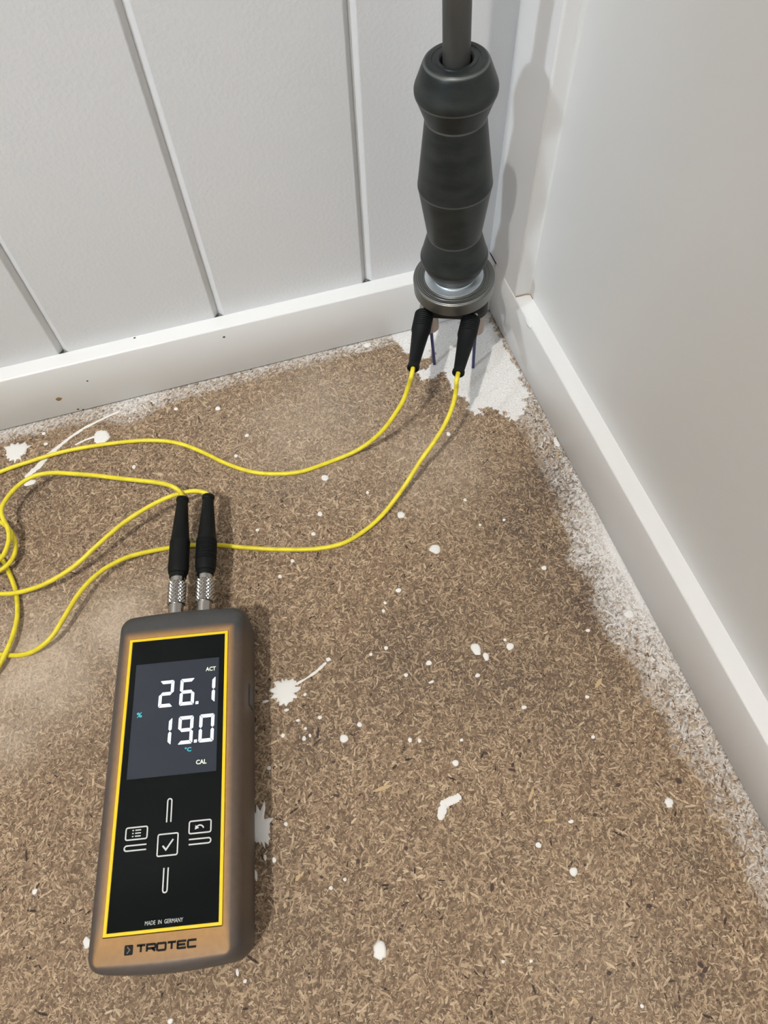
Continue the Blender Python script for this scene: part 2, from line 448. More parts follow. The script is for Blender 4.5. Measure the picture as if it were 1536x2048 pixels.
def spline(pts, step=0.002):
    """Catmull-Rom through the points, resampled evenly"""
    P = [np.array(p, float) for p in pts]
    P = [2 * P[0] - P[1]] + P + [2 * P[-1] - P[-2]]
    out = []
    for i in range(1, len(P) - 2):
        p0, p1, p2, p3 = P[i - 1:i + 3]
        L = np.linalg.norm(p2 - p1)
        n = max(2, int(L / (step * 0.25)))
        t0 = 0.0
        t1 = t0 + max(np.linalg.norm(p1 - p0), 1e-6) ** 0.5
        t2 = t1 + max(L, 1e-6) ** 0.5
        t3 = t2 + max(np.linalg.norm(p3 - p2), 1e-6) ** 0.5
        for k in range(n):
            t = t1 + (t2 - t1) * k / n
            a1 = (t1 - t) / (t1 - t0) * p0 + (t - t0) / (t1 - t0) * p1
            a2 = (t2 - t) / (t2 - t1) * p1 + (t - t1) / (t2 - t1) * p2
            a3 = (t3 - t) / (t3 - t2) * p2 + (t - t2) / (t3 - t2) * p3
            b1 = (t2 - t) / (t2 - t0) * a1 + (t - t0) / (t2 - t0) * a2
            b2 = (t3 - t) / (t3 - t1) * a2 + (t - t1) / (t3 - t1) * a3
            out.append((t2 - t) / (t2 - t1) * b1 + (t - t1) / (t2 - t1) * b2)
    out.append(P[-2])
    Q = np.array(out)
    d = np.r_[0, np.cumsum(np.linalg.norm(np.diff(Q, axis=0), axis=1))]
    m = int(d[-1] / step)
    s = np.linspace(0, d[-1], m)
    R = np.stack([np.interp(s, d, Q[:, i]) for i in range(3)], 1)
    for _ in range(3):                      # soften the joints a little
        R[1:-1] = 0.5 * R[1:-1] + 0.25 * (R[:-2] + R[2:])
    return R


def tube(R, r, n=12):
    T = np.gradient(R, axis=0)
    T /= np.linalg.norm(T, axis=1)[:, None]
    u = np.cross(T[0], [0, 0, 1.0])
    u /= np.linalg.norm(u)
    v, f = [], []
    ang = np.linspace(0, 2 * np.pi, n, endpoint=False)
    for i in range(len(R)):
        u = u - T[i] * (u @ T[i])
        u /= np.linalg.norm(u)
        w = np.cross(T[i], u)
        v += list(R[i] + r * (np.cos(ang)[:, None] * u + np.sin(ang)[:, None] * w))
    for i in range(len(R) - 1):
        for k in range(n):
            f.append((i * n + k, i * n + (k + 1) % n, (i + 1) * n + (k + 1) % n, (i + 1) * n + k))
    f.append(tuple(reversed(range(n))))
    f.append(tuple(range((len(R) - 1) * n, len(R) * n)))
    return v, f


# smooth value noise in numpy
_G = rng.random((256, 256))


def vnoise(x, y, scale, seed=0, octaves=3):
    x = np.asarray(x, float) * scale + seed * 17.31
    y = np.asarray(y, float) * scale + seed * 7.77
    tot, amp, out = 0.0, 1.0, 0.0
    for _ in range(octaves):
        xi, yi = np.floor(x).astype(int), np.floor(y).astype(int)
        fx, fy = x - xi, y - yi
        fx, fy = fx * fx * (3 - 2 * fx), fy * fy * (3 - 2 * fy)
        g = lambda a, b: _G[a % 256, b % 256]
        out = out + amp * (g(xi, yi) * (1 - fx) * (1 - fy) + g(xi + 1, yi) * fx * (1 - fy) + g(xi, yi + 1) * (1 - fx) * fy + g(xi + 1, yi + 1) * fx * fy)
        tot += amp
        amp *= 0.5
        x, y = x * 2.03 + 5.1, y * 2.03 + 3.7
    return out / tot


# ------------------------------------------------------------------ structure
TB, HB = 0.0119, 0.0457          # thickness and height of the skirting
TR = 0.0112
ROOM = 4.4
CEIL = 2.4


# --- floor: colour fields for stains, dusty haze and overspray, plus painted light and shade
def in_poly(x, y, poly):
    inside = np.zeros(x.shape, bool)
    n = len(poly)
    for i in range(n):
        x0, y0 = poly[i][:2]
        x1, y1 = poly[(i + 1) % n][:2]
        c = ((y0 > y) != (y1 > y))
        with np.errstate(divide='ignore', invalid='ignore'):
            xx = (x1 - x0) * (y - y0) / (y1 - y0 + 1e-12) + x0
        inside ^= c & (x < xx)
    return inside


def floor_fields(x, y):
    """paint cover (0..1), haze with painted light, grime with painted shade (0..1)"""
    paint = np.zeros(x.shape)
    # brushed patch in the corner
    dn = 0.0045
    xw = x + dn * (vnoise(x, y, 260, 1, 3) - 0.5) * 2
    yw = y + dn * (vnoise(x, y, 200, 2, 3) - 0.5) * 2
    cover = 1.0 + 0.10 * (vnoise(x, y, 300, 3) - 0.62)
    paint = np.where(in_poly(xw, yw, PATCH), cover, paint)
    # overspray along the right skirting
    d = -x
    along = np.interp(y, [-0.45, -0.385, -0.33, -0.29, -0.25, -0.21, -0.175, -0.14, -0.11, -0.08, -0.05], [0.3, 0.34, 0.42, 0.62, 0.95, 1.0, 0.7, 0.25, 0.35, 0.4, 0.3])
    width = np.interp(y, [-0.45, -0.35, -0.3, -0.25, -0.2, -0.15, -0.1], [0.017, 0.019, 0.022, 0.026, 0.022, 0.018, 0.017])
    width = width * (0.6 + 0.9 * vnoise(x, y, 90, 4, 4)) * 1.12
    band = np.clip(1 - d / width, 0, 1) ** 0.75 * along
    # along the back skirting
    d2 = -y
    along2 = np.interp(x, [-0.45, -0.37, -0.33, -0.30, -0.28, -0.26, -0.235, -0.2, -0.15, -0.10, -0.05], [0.7, 0.7, 0.5, 0.35, 0.75, 0.6, 0.45, 0.35, 0.45, 0.6, 0.3])
    width2 = np.interp(x, [-0.45, -0.36, -0.30, -0.275, -0.25, -0.2, -0.1], [0.013, 0.012, 0.012, 0.028, 0.016, 0.010, 0.010]) * (0.7 + 0.6 * vnoise(x, y, 80, 5))
    band2 = np.clip(1 - d2 / width2, 0, 1) ** 0.75 * along2
    paint = np.maximum(paint, np.maximum(band, band2))
    dust_glow = np.zeros(x.shape)
    for cx, cy, r, s in PALE:
        q = ((x - cx) ** 2 + (y - cy) ** 2) / r ** 2
        dust_glow = np.maximum(dust_glow, s * np.exp(-q * 1.3))
    dust_glow = dust_glow * (0.45 + 1.0 * vnoise(x, y, 55, 6, 4))
    dirt_shade = np.zeros(x.shape)
    for cx, cy, r, s in DIRT_SHADE:
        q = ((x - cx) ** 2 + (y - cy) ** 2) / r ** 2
        dirt_shade = dirt_shade + s * np.exp(-q * 1.2)
    dirt_shade = np.clip(dirt_shade * 1.35, 0, 0.85) * (0.3 + 1.3 * vnoise(x, y, 45, 8, 4)) + 0.5 * np.clip(vnoise(x, y, 22, 9, 4) - 0.5, 0, 1)
    return paint, np.clip(dust_glow, 0, 0.9), np.clip(dirt_shade, 0, 0.8)


PAINT_C = np.array([0.78, 0.765, 0.745])
DUST_GLOW_C = np.array([0.57, 0.47, 0.37])
DIRT_SHADE_C = np.array([0.075, 0.056, 0.044])


def tint(base, paint, dust_glow, dirt_shade):
    c = base * (1 - dirt_shade[:, None] * 0.85) + DIRT_SHADE_C * dirt_shade[:, None] * 0.85
    c = c * (1 - dust_glow[:, None]) + DUST_GLOW_C * dust_glow[:, None]
    n = len(c)
    # solid paint covers; thin overspray whitens each fibre by a different amount
    full = rng.random(n) < np.where(paint > 0.88, paint - 0.012, 0.0)
    k = np.where(full, 1.0, np.clip(paint * 1.15 + (rng.random(n) - 0.55) * 1.1 * np.clip(paint * 6, 0, 1), 0, 0.94))[:, None]
    return c * (1 - k) + PAINT_C * (0.94 + 0.08 * rng.random((n, 1))) * k


def set_colors(me, cols):
    a = me.color_attributes.new('Col', 'FLOAT_COLOR', 'POINT')
    rgba = np.ones((len(cols), 4), np.float32)
    rgba[:, :3] = cols
    a.data.foreach_set('color', rgba.ravel())


def make_floor():
    xs = np.r_[-ROOM, -1.2, -0.6, np.arange(-0.46, 0.0125, 0.0013), 0.016]
    ys = np.r_[-ROOM, -1.2, -0.65, np.arange(-0.50, 0.0125, 0.0013), 0.016]
    X, Y = np.meshgrid(xs, ys)
    x, y = X.ravel(), Y.ravel()
    nx, ny = len(xs), len(ys)
    i = np.arange(nx * ny).reshape(ny, nx)
    quads = np.stack([i[:-1, :-1], i[:-1, 1:], i[1:, 1:], i[1:, :-1]], -1).reshape(-1, 4)
    me = bpy.data.meshes.new('floor')
    me.vertices.add(len(x))
    co = np.stack([x, y, np.zeros_like(x)], 1).astype(np.float32)
    me.vertices.foreach_set('co', co.ravel())
    me.loops.add(quads.size)
    me.loops.foreach_set('vertex_index', quads.ravel().astype(np.int32))
    me.polygons.add(len(quads))
    me.polygons.foreach_set('loop_start', np.arange(0, quads.size, 4, dtype=np.int32))
    me.update(calc_edges=True)
    paint, dust_glow, dirt_shade = floor_fields(x, y)
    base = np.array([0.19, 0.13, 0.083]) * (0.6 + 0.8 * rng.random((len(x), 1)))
    set_colors(me, tint(base, paint, dust_glow * 0.8, np.clip(dirt_shade * 1.5, 0, 1)))
    return structure(link('floor', me, M['floor']))


FLOOR = make_floor()


def make_chips(n=215000):
    """pressed wood chips, each a thin six-sided sliver lying in the surface of the board"""
    x = rng.uniform(-0.45, 0.002, n)
    y = rng.uniform(-0.48, 0.002, n)
    L = np.exp(rng.normal(math.log(0.00165), 0.5, n)).clip(0.0006, 0.0075)
    Wd = (L * rng.uniform(0.10, 0.36, n)).clip(0.00022, 0.0011)
    th = rng.uniform(0, np.pi, n)
    z = rng.uniform(0.00003, 0.00012, n)
    pal = np.array([[0.50, 0.385, 0.262], [0.395, 0.288, 0.187], [0.285, 0.200, 0.130], [0.125, 0.085, 0.058], [0.035, 0.021, 0.016]])
    idx = rng.choice(5, n, p=[0.18, 0.37, 0.27, 0.16, 0.02])
    base = pal[idx] * (0.82 + 0.36 * rng.random((n, 1)))
    big = (idx == 4)
    L[~big & (idx == 3)] *= 0.75
    paint, dust_glow, dirt_shade = floor_fields(x, y)
    cols = tint(base, paint, (dust_glow * rng.uniform(0.35, 1.45, n)).clip(0, 0.95), dirt_shade * rng.uniform(0.2, 1.1, n))
    s = np.array([[-1, 0], [-0.55, -1], [0.6, -0.9], [1, 0.1], [0.5, 1], [-0.6, 0.85]])
    jit = 1 + 0.25 * (rng.random((n, 6, 2)) - 0.5)
    px = s[None, :, 0] * jit[:, :, 0] * L[:, None] / 2
    py = s[None, :, 1] * jit[:, :, 1] * Wd[:, None] / 2
    c, sn = np.cos(th)[:, None], np.sin(th)[:, None]
    vx = np.minimum(x[:, None] + px * c - py * sn, 0.004)
    vy = np.minimum(y[:, None] + px * sn + py * c, 0.004)
    tilt = rng.normal(0, 0.00002, (n, 6))
    vz = np.maximum(z[:, None] + tilt, 0.00001)
    co = np.stack([vx, vy, vz], -1).reshape(-1, 3).astype(np.float32)
    me = bpy.data.meshes.new('wood_chips')
    me.vertices.add(n * 6)
    me.vertices.foreach_set('co', co.ravel())
    me.loops.add(n * 6)
    me.loops.foreach_set('vertex_index', np.arange(n * 6, dtype=np.int32))
    me.polygons.add(n)
    me.polygons.foreach_set('loop_start', np.arange(0, n * 6, 6, dtype=np.int32))
    me.update(calc_edges=True)
    set_colors(me, np.repeat(cols, 6, axis=0))
    o = link('wood_chips', me, M['chip'], FLOOR)
    o['kind'] = 'stuff'
    return o


make_chips()


def sliver(name, x, y, l, w, ang, mat, h=0.0003):
    """one larger flake: pointed, bevelled, lying proud of the board"""
    base = [(-1, 0.05), (-0.6, -0.75), (-0.1, -1), (0.5, -0.85), (1, -0.1), (0.55, 0.8), (0, 1), (-0.55, 0.7)]
    ca, sa = math.cos(ang), math.sin(ang)
    v = []
    for k, zz in ((1.0, 0.0), (0.97, h * 0.8), (0.75, h)):
        for px, py in base:
            px, py = px * l * k * random.uniform(0.93, 1.05), py * w * k * random.uniform(0.85, 1.1)
            v.append((x + px * ca - py * sa, y + px * sa + py * ca, zz))
    n = len(base)
    f = [(i + r * n, (i + 1) % n + r * n, (i + 1) % n + (r + 1) * n, i + (r + 1) * n) for r in range(2) for i in range(n)]
    f.append(tuple(range(2 * n, 3 * n)))
    return from_data(name, v, f, mat, FLOOR)


for fx, fy, fl, fw, fa in FLAKES:
    sliver('wood_flake', fx, fy, fl, fw, -fa, M['straw'])
for fx, fy, fl, fw, fa in DARKCHIPS:
    sliver('bark_chip', fx, fy, fl, fw, fa, M['bark'], 0.00025)


def splash(x, y, rx, ry, spike, name='paint_drop'):
    n = 40 if max(rx, ry) > 0.004 else 18
    rad = np.ones(n)
    ph = rng.random(4) * 6.28
    t = np.linspace(0, 2 * np.pi, n, endpoint=False)
    rad += 0.06 * np.sin(2 * t + ph[0]) + 0.05 * np.sin(3 * t + ph[1]) + 0.03 * np.sin(5 * t + ph[2])
    if spike > 0:
        rad += spike * 0.30 * np.clip(rng.normal(0, 0.55, n), -0.5, 1.3)
        for _ in range(int(4 * spike)):
            rad[rng.integers(n)] += rng.uniform(0.2, 0.55) * spike
    h = min(0.0008, 0.28 * min(rx, ry)) + 0.00015
    v = [(x, y, h)]
    for k, zz in ((0.55, h * 0.95), (0.86, h * 0.75), (0.98, 0.00018), (1.0, 0.0)):
        e = rad if k > 0.9 else 1 + (rad - 1) * 0.55
        for i in range(n):
            v.append((min(x + rx * k * e[i] * math.cos(t[i]), -0.0003), min(y + ry * k * e[i] * math.sin(t[i]), -0.0003), zz))
    f = [(0, 1 + i, 1 + (i + 1) % n) for i in range(n)]
    for r in range(3):
        f += [(1 + r * n + i, 1 + (r + 1) * n + i, 1 + (r + 1) * n + (i + 1) % n, 1 + r * n + (i + 1) % n) for i in range(n)]
    return from_data(name, v, f, M['paint'], FLOOR, True)


for dx, dy, rx, ry, sp in DROPS:
    splash(dx, dy, rx, ry, sp, 'paint_splash' if max(rx, ry) > 0.005 else 'paint_drop')


def smear(pts, name='paint_streak'):
    P = np.array(pts)
    Q = np.concatenate([np.linspace(P[i], P[i + 1], 7)[:-1] for i in range(len(P) - 1)] + [P[-1:]])
    Q[:, 2] *= 1 + 0.45 * (rng.random(len(Q)) - 0.5)
    T = np.gradient(Q[:, :2], axis=0)
    T /= np.linalg.norm(T, axis=1)[:, None]
    N = np.stack([-T[:, 1], T[:, 0]], 1)
    v, f = [], []
    m = len(Q)
    for i in range(m):
        w = Q[i, 2] * (0.5 if i in (0, m - 1) else 1)
        for k, zz in ((-1, 0.0), (-0.7, 0.00025), (0, 0.00045), (0.7, 0.00025), (1, 0.0)):
            v.append((Q[i, 0] + N[i, 0] * w * k, Q[i, 1] + N[i, 1] * w * k, zz))
    for i in range(m - 1):
        for k in range(4):
            f.append((i * 5 + k, (i + 1) * 5 + k, (i + 1) * 5 + k + 1, i * 5 + k + 1))
    return from_data(name, v, f, M['paint'], FLOOR, True)


for s in (STROKE0, STROKE1, STROKE2, STROKE3):
    smear(s)

# --- back wall: vertical boards with V joints between them
GW = 0.0064                      # width of a V joint at the face
GD = 0.0036                      # its depth
JOINTS = [-0.0921 - 0.1056 * k for k in range(0, 41)] + [0.0135]
JOINTS.sort()
JOINTS[0] = -ROOM + GW
b = Buf()
b.box(-ROOM, 0.0135, TB + GD + 0.0002, TB + 0.06, 0, CEIL)
WALL_BACK = structure(b.obj('wall_back', M['wall']))


def board(x0, x1):
    g = GW / 2
    y0, y1 = TB, TB + GD
    prof = [(x0 + 0.00012, y1), (x0 + g * 0.93, y0 + 0.0003), (x0 + g + 0.0004, y0), (x1 - g - 0.0004, y0), (x1 - g * 0.93, y0 + 0.0003), (x1 - 0.00012, y1)]
    z0, z1 = HB, CEIL
    v = [(px, py, z0) for px, py in prof] + [(px, py, z1) for px, py in prof]
    n = len(prof)
    f = [(i, i + 1, i + 1 + n, i + n) for i in range(n - 1)] + [(n - 1, 0, n, 2 * n - 1), tuple(reversed(range(n))), tuple(range(n, 2 * n))]
    return from_data('wall_board', v, f, M['wall'], WALL_BACK)


for i in range(len(JOINTS) - 1):
    board(JOINTS[i], min(JOINTS[i + 1], 0.0135))


def skirting(name, along, length, start=0.0):
    """moulded board with an eased top edge; profile in (out of wall, up)"""
    t = TB if along == 'x' else TR
    e = 0.0011
    prof = [(0, 0.0012), (-t + 0.0004, 0.0012), (-t, 0.0018), (-t, HB - e), (-t + e * 0.3, HB - e * 0.3), (-t + e, HB), (0, HB)]
    n = len(prof)
    v = []
    for s in (start, length):
        for o_, h in prof:
            v.append((s, t + o_, h) if along == 'x' else (t + o_, s, h))
    f = [(i, (i + 1) % n, (i + 1) % n + n, i + n) for i in range(n)] + [tuple(range(n)), tuple(range(n, 2 * n))]
    o = from_data(name, v, f, M['trim'])
    sharp_by_angle(o, 50)
    return structure(o)


SK_BACK = skirting('baseboard_back', 'x', -ROOM, 0.0)
SK_RIGHT = skirting('baseboard_right', 'y', -ROOM, -0.0)

# --- right wall: a corner stile flush with the skirting, then the panel set back
YS = -0.0355
b = Buf()
b.box(TR, TR + 0.06, -ROOM, TB + 0.06, 0, CEIL)
WALL_RIGHT = structure(b.obj('wall_right', M['wall_panel']))
b = Buf()
b.box(0.0002, TR + 0.002, YS, TB + GD, HB, CEIL)
STILE = structure(b.obj('trim_1', M['trim']))
bv = STILE.modifiers.new('bevel', 'BEVEL')
bv.width = 0.0012
bv.segments = 2
# caulk fillet where the stile meets the set-back panel
v, f = [], []
zs = np.linspace(HB, CEIL, 60)
for z in zs:
    rr = 0.0010 + 0.0028 * min(1, (z - HB) / 0.3) + 0.0003 * math.sin(z * 63) * (1 if z < 0.6 else 0)
    for k in range(7):
        a = math.pi / 2 * k / 6
        v.append((TR - rr + rr * math.sin(a) + 0.0001, YS - rr + rr * math.cos(a), z))
for i in range(len(zs) - 1):
    for k in range(6):
        f.append((i * 7 + k, i * 7 + k + 1, (i + 1) * 7 + k + 1, (i + 1) * 7 + k))
structure(from_data('trim_2', v, f, M['wall_panel'], None, True))

# the rest of the room, behind the camera
b = Buf(); b.box(-ROOM - 0.06, -ROOM, -ROOM, TB + 0.06, 0, CEIL); structure(b.obj('wall_left', M['far_wall']))
b = Buf(); b.box(-ROOM, TR + 0.06, -ROOM - 0.06, -ROOM, 0, CEIL); structure(b.obj('wall_front', M['far_wall']))
b = Buf(); b.box(-ROOM - 0.06, TR + 0.06, -ROOM - 0.06, TB + 0.06, CEIL, CEIL + 0.06); structure(b.obj('ceiling', M['ceiling']))


# nail holes and chips in the skirting
def dimple(x, z, r, mat, parent, name, y=0.0, up=False):
    v = [(0, 0, 0)]
    n = 9
    for k, d in ((0.6, 0.0), (1.0, 0.0)):
        for i in range(n):
            a = 2 * math.pi * i / n
            q = r * k * random.uniform(0.75, 1.2)
            v.append((q * math.cos(a), q * 0.8 * math.sin(a), 0))
    f = [(0, 1 + i, 1 + (i + 1) % n) for i in range(n)] + [(1 + i, 1 + n + i, 1 + n + (i + 1) % n, 1 + (i + 1) % n) for i in range(n)]
    if up:
        pts = [(x + p[0], y + p[1], z + (0.00012 if j <= n else 0.00002)) for j, p in enumerate(v)]
    else:
        pts = [(x + p[0], y - (0.00012 if j <= n else 0.00002), z + p[1]) for j, p in enumerate(v)]
    return from_data(name, pts, f, mat, parent)


for nx, nz, nr in ((-0.2954, 0.0278, 0.0008), (-0.1984, 0.0378, 0.0010), (-0.3115, 0.0035, 0.0009), (-0.3085, 0.0020, 0.0008)):
    dimple(nx, nz, nr, M['hole'], SK_BACK, 'nail_hole')
dimple(-0.3189, 0.0176, 0.0021, M['knot'], SK_BACK, 'wood_chip')
dimple(-0.2559, HB, 0.0009, M['hole'], SK_BACK, 'nail_hole', 0.0105, True)
# paint run on the edge of the right skirting and a lump at its foot
v, f = lathe((0.0008, -0.0600, HB - 0.0015), (0, 1, 0), [(-0.006, 0.0003), (-0.003, 0.0016), (0, 0.0021), (0.004, 0.0012), (0.009, 0.0002)], 10)
sharp_by_angle(from_data('paint_lump', v, f, M['trim'], SK_RIGHT), 60)

# brown crack where the stile meets the skirting
v, f = tube(np.array([[0.0006, YS - 0.0002, HB + 0.0002], [0.004, YS - 0.0004, HB + 0.0003], [0.008, YS - 0.0002, HB + 0.0002], [TR, YS - 0.0012, HB + 0.0003], [TR, YS - 0.006, HB + 0.0003]]), 0.00028, 6)
from_data('caulk_crack', v, f, M['knot'], STILE)

# ------------------------------------------------------------------ plugs and cables
def boot_profile(ribs=True):
    """rubber sleeve from its collar to the cable end"""
    p = [(0, 0.0040), (0, 0.0049), (0.0028, 0.0050), (0.0031, 0.0055), (0.0060, 0.0060), (0.0075, 0.0061)]
    if ribs:
        s = 0.0105
        while s < 0.0255:
            p += [(s, 0.00615), (s + 0.0004, 0.0058), (s + 0.0009, 0.0058), (s + 0.0012, 0.0062)]
            s += 0.0019
    else:
        p += [(0.012, 0.0060), (0.0235, 0.0059)]
    p += [(0.0268, 0.0060), (0.0274, 0.0056), (0.042, 0.0045), (0.0588, 0.0033), (0.0594, 0.0038), (0.0612, 0.0039), (0.0618, 0.0036), (0.0620, 0.0030), (0.0612, 0.0018)]
    return [(s * 0.887, r) for s, r in p]


def boot(tip, d, parent, ribs, cut=0.0):
    d = Vector(d).normalized()
    o = Vector(tip) - d * 0.055
    p = [q for q in boot_profile(ribs) if q[0] >= cut]
    if cut:
        p = [(cut, 0.003)] + p
    v, f = lathe(o, d, p, 32)
    return sharp_by_angle(from_data('boot', v, f, M['boot'], parent), 35)


def sleeve(o, d, parent):
    """knurled metal coupling between the boot and the socket"""
    v, f = lathe(o, d, [(0, 0.0043), (0.0083, 0.0043), (0.0083, 0.0046), (0.0086, 0.0048)], 40)
    b = Buf()
    b.add(v, f)
    n, rows = 120, 48

    def knurl(i, k, r):
        if i in (0, rows):
            return 0.0044
        a, c = k / n * 15, i / rows * 6
        tri = lambda q: 1 - abs((q % 1.0) * 2 - 1)
        return r + 0.0007 * min(tri(a + c), tri(a - c)) ** 0.8 - 0.0002

    v, f = lathe(o, d, [(0.0086 + 0.0138 * i / rows, 0.0048) for i in range(rows + 1)], n, True, knurl)
    b.add(v, f)
    v, f = lathe(o, d, [(0.0224, 0.0045), (0.0236, 0.0044), (0.0270, 0.0044)], 40)
    b.add(v, f)
    return sharp_by_angle(b.obj('coupling_sleeve', M['steel'], parent), 22)


# meter frame of reference
MC = Vector((-0.27366, -0.27411, 0.0))
MV = Vector((0.200870, 0.979618, 0.0))
MU = Vector((MV.y, -MV.x, 0.0))
m2w = lambda u, v_, z: MC + MU * u + MV * v_ + Vector((0, 0, z))

PZ = 0.0222
TIP_A, DIR_A = Vector((-0.0909, -0.0887, 0.0620)), Vector((-0.0160, -0.0312, -0.0004)).normalized()
TIP_B, DIR_B = Vector((-0.0660, -0.1012, 0.0620)), Vector((-0.0180, -0.0312, -0.0004)).normalized()


def cable(pts, tool_tip, tool_dir, meter_u, label, ribs):
    t = empty('measuring_cable', (0, 0, 0), label, 'cable', 'yellow measuring cables')
    tip = m2w(meter_u, 0.1657, PZ)
    path = [tool_tip - tool_dir * 0.004, tool_tip, tool_tip + tool_dir * 0.006] + [Vector(p) for p in pts] + [tip + MV * 0.0018, tip - MV * 0.004]
    v, f = tube(spline(path, 0.0018), 0.00142, 12)
    from_data('cord', v, f, M['cord'], t, True)
    boot(tool_tip, tool_dir, t, True, 0.0072)
    boot(tip, MV, t, ribs)
    sleeve(m2w(meter_u, 0.0852, PZ), MV, t)
    return t


cable(CABLE_A, TIP_A, DIR_A, -0.0080, 'yellow cable crossing farthest back on the floor, plugged into the left socket of the meter', False)
cable(CABLE_B, TIP_B, DIR_B, 0.0080, 'yellow cable running under the black plugs of the meter, plugged into its right socket', True)

# ------------------------------------------------------------------ moisture meter
METER = empty('moisture_meter', MC, 'yellow-framed moisture meter in a smoky rubber case, lying on the particleboard floor', 'meter')


def mobj(name, verts, faces, mat, parent, smooth=False):
    """part given in the meter's own frame (u across, v along, z up)"""
    return from_data(name, verts, faces, mat, parent, smooth)


METER.rotation_euler = (0, 0, math.atan2(-MV.x, MV.y))


def rrect(u0, u1, v0, v1, r, bulge_top=0.0, bulge_bot=0.0, bulge_side=0.0, s=10, c=7):
    """rounded rectangle, anticlockwise from the lower right corner; same number of points for any size"""
    pts = []
    cor = [(u1 - r, v0 + r, -90), (u1 - r, v1 - r, 0), (u0 + r, v1 - r, 90), (u0 + r, v0 + r, 180)]
    for k, (cu, cv, a0) in enumerate(cor):
        arc = [(cu + r * math.cos(math.radians(a0 + 90 * i / (c - 1))), cv + r * math.sin(math.radians(a0 + 90 * i / (c - 1)))) for i in range(c)]
        pts += arc
        nxt = cor[(k + 1) % 4]
        e0 = arc[-1]
        e1 = (nxt[0] + r * math.cos(math.radians(nxt[2])), nxt[1] + r * math.sin(math.radians(nxt[2])))
        pts += [(e0[0] + (e1[0] - e0[0]) * i / (s + 1), e0[1] + (e1[1] - e0[1]) * i / (s + 1)) for i in range(1, s + 1)]
    um, vm = (u0 + u1) / 2, (v0 + v1) / 2
    out = []
    for u, v_ in pts:
        q = 1 - ((u - um) / ((u1 - u0) / 2)) ** 2
        v2 = v_ + (bulge_top if v_ > vm else -bulge_bot) * q * abs(v_ - vm) / ((v1 - v0) / 2)
        w = 1 - ((v_ - vm) / ((v1 - v0) / 2)) ** 2
        out.append((u + math.copysign(bulge_side * w, u - um), v2))
    return out


mm = 0.000979                    # the figures below are in units of about a millimetre
ZUP = 8.36                       # the front face stands this much above the drawing height
LOOPS = [  # (u0,u1,v0,v1,corner, bulge_top, bulge_bot, z)
    (-30, 30, -80, 82, 6, 1, 2, 0.0),
    (-33, 33, -82.4, 85, 7, 1.2, 2.4, 1.2),
    (-34.5, 34.5, -83, 86.2, 7.5, 1.5, 2.5, 5),
    (-35, 35, -83.3, 86.8, 7.5, 1.5, 2.6, 12),
    (-35, 35, -83.2, 86.8, 7.5, 1.5, 2.6, 20),
    (-34.6, 34.6, -83, 86, 7.5, 1.5, 2.4, 25),
    (-33.6, 33.6, -82.5, 83.5, 6.5, 1.3, 2.2, 28.6),
    (-32, 32, -81.6, 79, 5, 1.0, 1.8, 31),
    (-30.3, 30.3, -80.6, 74.2, 2.6, 0.5, 0.8, 32.3),
    (-29.4, 29.4, -79.8, 72.9, 1.6, 0.2, 0.3, 32.5),
    (-27.6, 27.6, -72.5, 70.6, 0.8, 0, 0, 32.4),
    (-26.7, 26.7, -69.8, 69.7, 0.5, 0, 0, 32.3),
    (-26.6, 26.6, -69.7, 69.6, 0.4, 0, 0, 30.5)]
CV, CF, CCOL = [], [], []
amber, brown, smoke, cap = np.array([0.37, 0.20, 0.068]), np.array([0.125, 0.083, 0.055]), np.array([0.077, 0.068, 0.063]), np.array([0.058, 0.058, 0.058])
npts = None
for li, (u0, u1, v0, v1, r, bt, bb, z) in enumerate(LOOPS):
    L = rrect(u0 * mm, u1 * mm, v0 * mm, v1 * mm, r * mm, bt * mm, bb * mm)
    npts = len(L)
    for u, v_ in L:
        CV.append((u, v_, (z * 1.257 if z < 28 else z + ZUP) * mm))
        U, V = u / mm, v_ / mm
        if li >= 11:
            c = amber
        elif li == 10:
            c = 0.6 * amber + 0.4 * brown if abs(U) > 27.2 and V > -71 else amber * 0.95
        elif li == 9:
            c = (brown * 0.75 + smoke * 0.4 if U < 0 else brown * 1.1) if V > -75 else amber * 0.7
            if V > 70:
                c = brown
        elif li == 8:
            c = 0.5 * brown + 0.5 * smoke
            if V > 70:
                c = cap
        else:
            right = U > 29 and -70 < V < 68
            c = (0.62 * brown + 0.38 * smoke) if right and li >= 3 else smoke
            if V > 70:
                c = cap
        CCOL.append(c)
for i in range(len(LOOPS) - 1):
    for k in range(npts):
        CF.append((i * npts + k, i * npts + (k + 1) % npts, (i + 1) * npts + (k + 1) % npts, (i + 1) * npts + k))
CF.append(tuple(reversed(range(npts))))
CF.append(tuple(range((len(LOOPS) - 1) * npts, len(LOOPS) * npts)))
CASE = mobj('rubber_case', CV, CF, M['case'], METER)
set_colors(CASE.data, np.array(CCOL))
sharp_by_angle(CASE, 60)
CASE['label'] = 'smoky translucent rubber case'

# yellow surround
b = Buf()
ou, ov, iu, iv = 26.5 * mm, 69.4 * mm, 24.9 * mm, 68.0 * mm
rings = [(ou, ov, 30.6), (ou, ov, 32.75), (ou - 0.25 * mm, ov - 0.25 * mm, 32.95), (iu + 0.25 * mm, iv + 0.25 * mm, 32.95), (iu, iv, 32.75), (iu, iv, 30.6)]
vv = [(sx * a, sy * c, (z + ZUP) * mm) for a, c, z in rings for sx, sy in ((-1, -1), (1, -1), (1, 1), (-1, 1))]
ff = [(i * 4 + k, i * 4 + (k + 1) % 4, (i + 1) * 4 + (k + 1) % 4, (i + 1) * 4 + k) for i in range(5) for k in range(4)]
FRAME = mobj('yellow_frame', vv, ff, M['yellow'], METER)
FRAME['label'] = 'yellow front frame'

